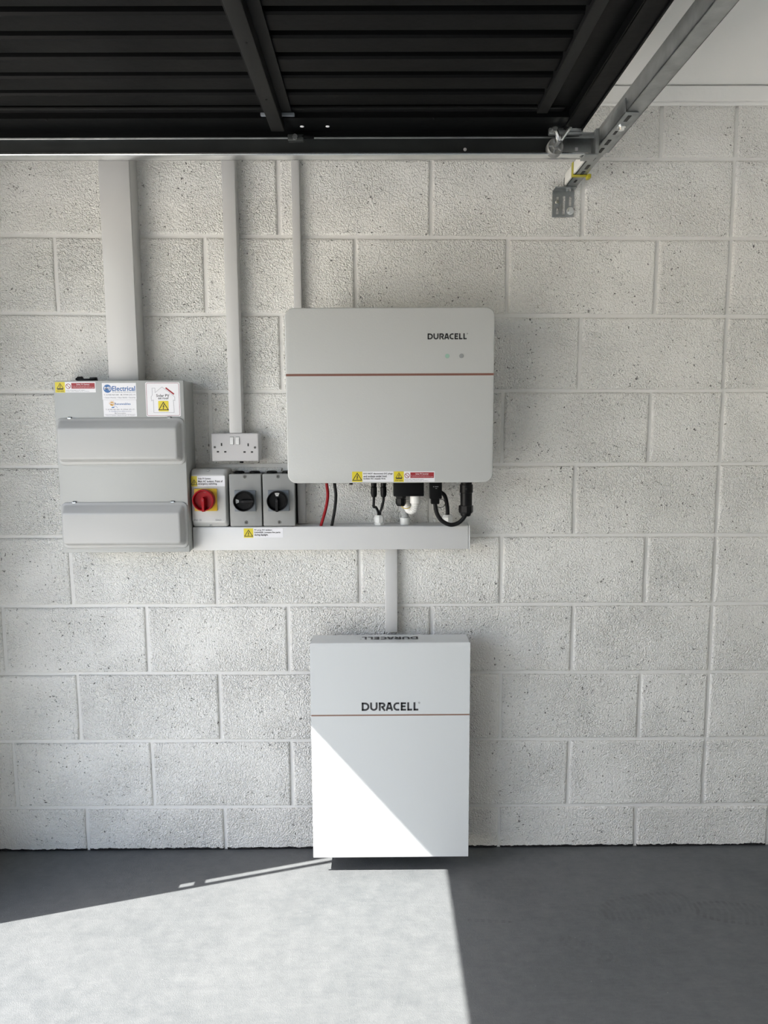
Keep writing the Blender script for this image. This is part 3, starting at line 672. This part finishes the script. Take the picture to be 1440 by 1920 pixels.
def grey_iso(label, x0, x1, ang, marks):
    t = thing('rotary_isolator', label, 'isolator switch', ((x0+x1)/2, -.04, 1.0893), 'rotary isolators in a row')
    z0, z1, y = 1.0915, 1.2488, -.080; cx = (x0+x1)/2
    b = BM(); plate(b, x0+.001, x1-.001, z0-.002, z1, y+.018, -.0003, .004, .001); obj('back_case', b, 'black_plastic', t)
    b = BM(); plate(b, x0, x1, z0, z1, y, y+.017, .003, .0018); cv = obj('cover', b, 'iso_grey', t)
    for x, z in ((cx-.001, 1.2412), (cx, 1.1030)): screw(t, x, z, y, .0052)
    for dx in (-.026, .022):
        b = BM(); lathe(b, (cx+dx, -.032, z1), (cx+dx, -.032, z1+.0065), [(.0165, 0), (.0165, .6), (.012, 1)], 18); obj('gland_cap', b, 'black_plastic', t)
    b = BM(); ribbon(b, rr(cx+.012, x1-.003, z0+.005, z0+.0125, .0008, 2), .0004, y, .0002, True); obj('embossed_panel', b, 'iso_grey', cv, smooth=0)
    pl, kb = knob(t, cx-.003, 1.1690, y, .0305, 'black_plastic', ang, 'iso_plate_grey', .0315, 'black_rubber', .024)
    yy = y-.006-.024*.335; kx, kz = cx-.003, 1.1690; a = ang+PI; rad = .0305
    b = BM(); pts = [(kx+math.cos(a+k)*rad*.80, kz+math.sin(a+k)*rad*.80) for k in (-.30, -.15, 0, .15, .30)]+[(kx+math.cos(a+k)*rad*.48, kz+math.sin(a+k)*rad*.48) for k in (.22, 0, -.22)]
    poly(b, pts[::-1], yy, .0012); obj('position_label', b, 'gland_white', kb, smooth=0)
    b = BM(); text_bm(b, 'OFF' if marks else 'ON', kx+math.cos(a)*rad*.64-.0035, kx+math.cos(a)*rad*.64+.0035, kz+math.sin(a)*rad*.64-.0015, kz+math.sin(a)*rad*.64+.0015, yy-.0012); obj('lettering', b, 'label_grey', kb, smooth=0)
    return t
grey_iso('grey isolator switch with a black knob lying level, beside the red-knobbed one', .5185, .6143, 0.02, 0)
grey_iso('grey isolator switch with a black knob pointing straight down, beside the inverter', .6185, .7140, -PI/2, 1)

# ------------------------------------------------------------------ inverter
inv = thing('inverter', 'large white wall inverter with rounded corners and a copper stripe', 'inverter', (1.0, -.1, 1.23))
IX0, IX1, IZ0, IZ1, IY = .7080, 1.2918, 1.2295, 1.7165, -.19
b = BM(); plate(b, .765, 1.235, 1.243, 1.690, IY+.014, -.0350, .012, .004); obj('casing', b, 'inverter_white', inv)
b = BM(); box(b, .85, 1.15, -.036, -.0003, 1.36, 1.64, .002); obj('wall_bracket', b, 'galv', inv)
b = BM(); plate(b, IX0, IX1, IZ0, IZ1, IY, IY+.016, .026, .003, 10); fc = obj('front_cover', b, 'inverter_white', inv)
b = BM(); box(b, IX0+.0012, IX1-.0012, IY-.0006, IY+.010, 1.5300, 1.5362); obj('stripe', b, 'copper_stripe', inv, smooth=0, label='copper brown stripe')
obj('wordmark', wordmark(1.1050, 1.2140, 1.6292, 1.6455, IY), 'logo_black', inv, smooth=0)
for x, m in ((1.1600, 'led_green'), (1.1998, 'led_grey')):
    b = BM(); lathe(b, (x, IY, 1.5838), (x, IY-.0008, 1.5838), [(.0062, 0), (.0060, 1)], 24); obj('indicator_light', b, m, inv)
s = sticker(inv, .8910, 1.0088, 1.2330, 1.2622, IY, 'yellow and white do-not-disconnect sticker')
yellow_panel(s, .8910, .9205, 1.2330, 1.2622, IY-.0004); mark_triangle(s, .9058, 1.2365, 1.2590, IY-.0007)
lines(s, [('DO NOT disconnect DC plugs', .9235, 1.0065, 1.2528, 1.2585), ('and sockets under load.', .9235, .9905, 1.2460, 1.2515), ('Isolate AC supply first.', .9235, .9870, 1.2385, 1.2445)], IY-.0004)
dual_sticker(inv, 1.0100, 1.2622, IY, .995, 'Solar PV Inverter', 'yellow and red inverter warning sticker', 'Isolate mains supply at AC isolator', 'Isolate solar supply at DC isolator')
# underside fittings
YC = -.10
b = BM(); box(b, 1.0096, 1.0995, -.125, -.070, 1.1838, 1.2435, .0025); tb = obj('terminal_cover', b, 'black_plastic', inv)
def gland(root, x, y, z0, z1, rad, m, name='cable_gland', up=True, nut=.42):
    """hex cable gland standing between z0 (seat) and z1 (cable end)"""
    b = BM(); h = z1-z0
    lathe(b, (x, y, z0), (x, y, z0+h*.22), [(rad, 0), (rad, 1)], 6); g0 = obj(name, b, m, root, smooth=20)
    b = BM(); lathe(b, (x, y, z0+h*.2), (x, y, z0+h*.3), [(rad*.8, 0), (rad*.8, 1)], 16); obj('collar', b, m, g0)
    b = BM(); lathe(b, (x, y, z0+h*.28), (x, y, z1), [(rad*.98, 0), (rad*.98, .62), (rad*.86, .8), (rad*.7, 1)], 8); obj('dome_nut', b, m, g0, smooth=25)
    return g0
gland(tb, 1.0320, -.100, 1.1840, 1.1530, .0160, 'black_plastic')
# DC plugs
for x in (.9520, .9805):
    b = BM(); lathe(b, (x, YC, 1.2435), (x, YC, 1.1795), [(.0088, 0), (.0088, .45), (.0076, .5), (.0095, .54), (.0095, .80), (.0085, .93), (.006, 1)], 12); obj('dc_plug', b, 'black_plastic', inv)
b = BM(); cyl(b, (.8840, YC, 1.243), (.8840, YC, 1.2175), .0055, .0055, 10); obj('plug_stub', b, 'black_plastic', inv)
# monitoring dongle
b = BM(); plate(b, 1.1170, 1.1535, 1.1745, 1.2430, -.113, -.088, .003, .002); dg_ = obj('data_dongle', b, 'black_plastic', inv)
b = BM(); plate(b, 1.1212, 1.1467, 1.1585, 1.1755, -.109, -.092, .003, .002); obj('dongle_base', b, 'black_plastic', dg_)
b = BM(); poly(b, circ(1.1285, 1.2110, .0014, 10), -.113, .0002); poly(b, [(1.132, 1.2102), (1.143, 1.2102), (1.143, 1.2118), (1.132, 1.2118)], -.113, .0002); poly(b, [(1.134, 1.2050), (1.139, 1.2050), (1.139, 1.2062), (1.134, 1.2062)], -.113, .0002); obj('print', b, 'led_grey', dg_, smooth=0)
b = BM(); tube(b, [(1.145, -.105, 1.172), (1.156, -.106, 1.172), (1.1632, -.107, 1.163), (1.160, -.107, 1.152), (1.150, -.108, 1.1485), (1.139, -.108, 1.150)], .0009, 6, 6); obj('lanyard', b, 'black_rubber', dg_)
# big AC connector
b = BM(); lathe(b, (1.2270, YC, 1.2435), (1.2270, YC, 1.1215), [(.0165, 0), (.0165, .22), (.0195, .23), (.0195, .42), (.0175, .43), (.0175, .74)], 24); bc = obj('ac_connector', b, 'black_plastic', inv)
b = BM(); lathe(b, (1.2262, YC, 1.1530), (1.2262, YC, 1.1300), [(.0215, 0), (.0215, .8), (.019, 1)], 8); obj('connector_nut', b, 'black_plastic', bc, smooth=20)
b = BM(); lathe(b, (1.2255, YC, 1.1310), (1.2255, YC, 1.1215), [(.0160, 0), (.0160, .5), (.0135, 1)], 20); obj('connector_ring', b, 'black_plastic', bc)
b = BM(); box(b, 1.2200, 1.2265, -.1205, -.1190, 1.2010, 1.2070); obj('connector_latch', b, 'hole_black', bc, smooth=0)

# ------------------------------------------------------------------ cables and conduit between inverter and trunking
ZT = 1.0888
def cable(name, label, cat, P, rad, m, group=None, **k):
    o = obj(name, tube(BM(), P, rad, **k), m, None, P[-1], smooth=60); return tag(o, label, cat, group)
cable('power_cable', 'red cable curving from the inverter down into the level trunking', 'cable', [(.8105, -.10, 1.243), (.8125, -.10, 1.215), (.8145, -.095, 1.185), (.8075, -.085, 1.145), (.7900, -.062, ZT)], .0046, 'red_cable')
cable('power_cable', 'black cable curving down beside the red one', 'cable', [(.8325, -.10, 1.243), (.8360, -.10, 1.215), (.8385, -.095, 1.185), (.8345, -.085, 1.145), (.8230, -.062, ZT)], .0046, 'black_rubber')
gl = thing('dc_cable_gland', 'white gland where the two joined black plug cables enter the trunking', 'cable gland', (.967, -.045, ZT), 'white glands on the level trunking'); gland(gl, .967, -.045, ZT, 1.1190, .0160, 'gland_white')
cable('dc_cable', 'left one of two thin black cables meeting at the white gland', 'cable', [(.9520, YC, 1.1805), (.9515, YC, 1.165), (.9515, -.095, 1.150), (.9575, -.075, 1.146), (.9640, -.052, 1.130), (.9650, -.047, 1.1188)], .0040, 'black_rubber', 'thin black plug cables')
cable('dc_cable', 'right one of two thin black cables meeting at the white gland', 'cable', [(.9805, YC, 1.1805), (.9800, YC, 1.168), (.9765, -.095, 1.152), (.9735, -.075, 1.140), (.9705, -.052, 1.130), (.9690, -.047, 1.1188)], .0040, 'black_rubber', 'thin black plug cables')
co = thing('flexible_conduit', 'white ribbed conduit hooked in a U under the black terminal cover', 'conduit', (1.075, -.1, 1.13))
b = BM(); cyl(b, (1.0745, -.100, 1.1838), (1.0745, -.100, 1.1610), .0150, .0150, 20); obj('conduit_socket', b, 'white_conduit', co)
b = BM(); tube(b, [(1.0742, -.100, 1.1615), (1.0735, -.099, 1.1500), (1.0680, -.094, 1.1395), (1.0590, -.085, 1.1380), (1.0535, -.075, 1.1450), (1.0520, -.066, 1.1600), (1.0520, -.060, 1.183)], .0112, 16, 6, rib=True); obj('conduit_bend', b, 'white_conduit', co, smooth=60)
b = BM(); tube(b, [(1.0520, -.060, 1.1835), (1.0520, -.058, 1.205), (1.0520, -.056, 1.243)], .0100, 14, 8, rib=True); obj('conduit_riser', b, 'clear_conduit', co, smooth=60)
c2 = thing('flexible_conduit', 'grey ribbed conduit standing in a plain socket on the trunking', 'conduit', (1.048, -.04, ZT))
b = BM(); lathe(b, (1.0470, -.040, ZT), (1.0470, -.040, 1.1105), [(.0150, 0), (.0155, .1), (.0155, .95), (.0145, 1)], 20); obj('conduit_socket', b, 'gland_white', c2)
b = BM(); tube(b, [(1.0470, -.040, 1.1100), (1.0440, -.040, 1.128), (1.0410, -.040, 1.150), (1.038, -.040, 1.178), (1.036, -.040, 1.243)], .0115, 14, 9, rib=True); obj('conduit_tube', b, 'clear_conduit', c2, smooth=60)
cable('earth_wire', 'thin green-yellow wire looping beneath the black terminal cover gland', 'wire', [(1.0340, -.112, 1.1535), (1.0385, -.117, 1.1490), (1.0470, -.117, 1.1465), (1.0550, -.112, 1.1475), (1.0600, -.108, 1.151)], .0012, 'wire_yg', n=6)
cable('loop_cable', 'thick black cable looping from the data dongle up to the large connector', 'cable', [(1.1340, -.100, 1.1590), (1.1362, -.100, 1.1450), (1.1420, -.098, 1.1250), (1.1560, -.096, 1.1060), (1.1800, -.094, 1.0945), (1.2010, -.096, 1.0985), (1.2150, -.099, 1.1095), (1.2240, -.1, 1.1225)], .0062, 'black_rubber', n=14)
g2 = thing('data_cable_gland', 'white gland standing behind the thick black cable loop', 'cable gland', (1.177, -.045, ZT), 'white glands on the level trunking'); gland(g2, 1.177, -.045, ZT, 1.1190, .0170, 'gland_white')
cable('data_cable', 'thick black cable arching from behind the data dongle into a white gland', 'cable', [(1.1420, -.062, 1.195), (1.1540, -.060, 1.1895), (1.1660, -.058, 1.1790), (1.1720, -.055, 1.1600), (1.1755, -.049, 1.1400), (1.1770, -.045, 1.1185)], .0060, 'black_rubber', n=14)

# ------------------------------------------------------------------ battery
ba = thing('battery', 'tall white wall battery hanging just above the grey floor', 'battery', (1.0, -.09, .05))
BX0, BX1, BZ0, BZ1, BY = .7560, 1.2398, .0518, .7405, -.13
b = BM(); box(b, BX0+.004, BX1-.004, BY+.006, -.048, BZ0+.003, BZ1-.003, .002); obj('case', b, 'logo_grey', ba)
b = BM(); box(b, .84, 1.16, -.049, -.0003, .12, .66, .002); obj('wall_bracket', b, 'galv', ba)
# folded front cover: front sheet with a sloped top edge that turns back over the case
b = BM()
prof = [(-.047, BZ1+.0015), (BY+.005, BZ1+.0005), (BY+.0028, BZ1-.0008), (BY+.0006, BZ1-.008), (BY, BZ1-.0115), (BY, BZ0), (BY+.004, BZ0), (BY+.004, BZ1-.010), (-.047, BZ1-.003)]
A = [b.verts.new((BX0+(.003 if y > BY+.004 else 0), y, z)) for y, z in prof]; B_ = [b.verts.new((BX1-(.003 if y > BY+.004 else 0), y, z)) for y, z in prof]
for q in range(len(prof)): w = (q+1) % len(prof); b.faces.new([A[q], A[w], B_[w], B_[q]])
b.faces.new(A); b.faces.new(B_[::-1]); obj('front_cover', b, 'battery_white', ba, smooth=28)
b = BM(); box(b, BX0+.001, BX1-.001, BY-.0004, BY+.001, .5125, .5168); obj('stripe', b, 'copper_stripe_b', ba, smooth=0, label='copper brown stripe')
obj('wordmark', wordmark(.9110, 1.0835, .5285, .5548, BY), 'logo_grey', ba, smooth=0)
wm = wordmark(0, .1725, 0, .0265, 0, 0.0)
for v in wm.verts:      # lies on the top, read from the wall side
    x, z = v.co.x, v.co.z; v.co = Vector((1.0840-x, -.070-.0265*.5-.013+.0265*.5-z+.013, BZ1+.0021+(v.co.z*0)))
obj('wordmark', wm, 'logo_grey', ba, smooth=0)
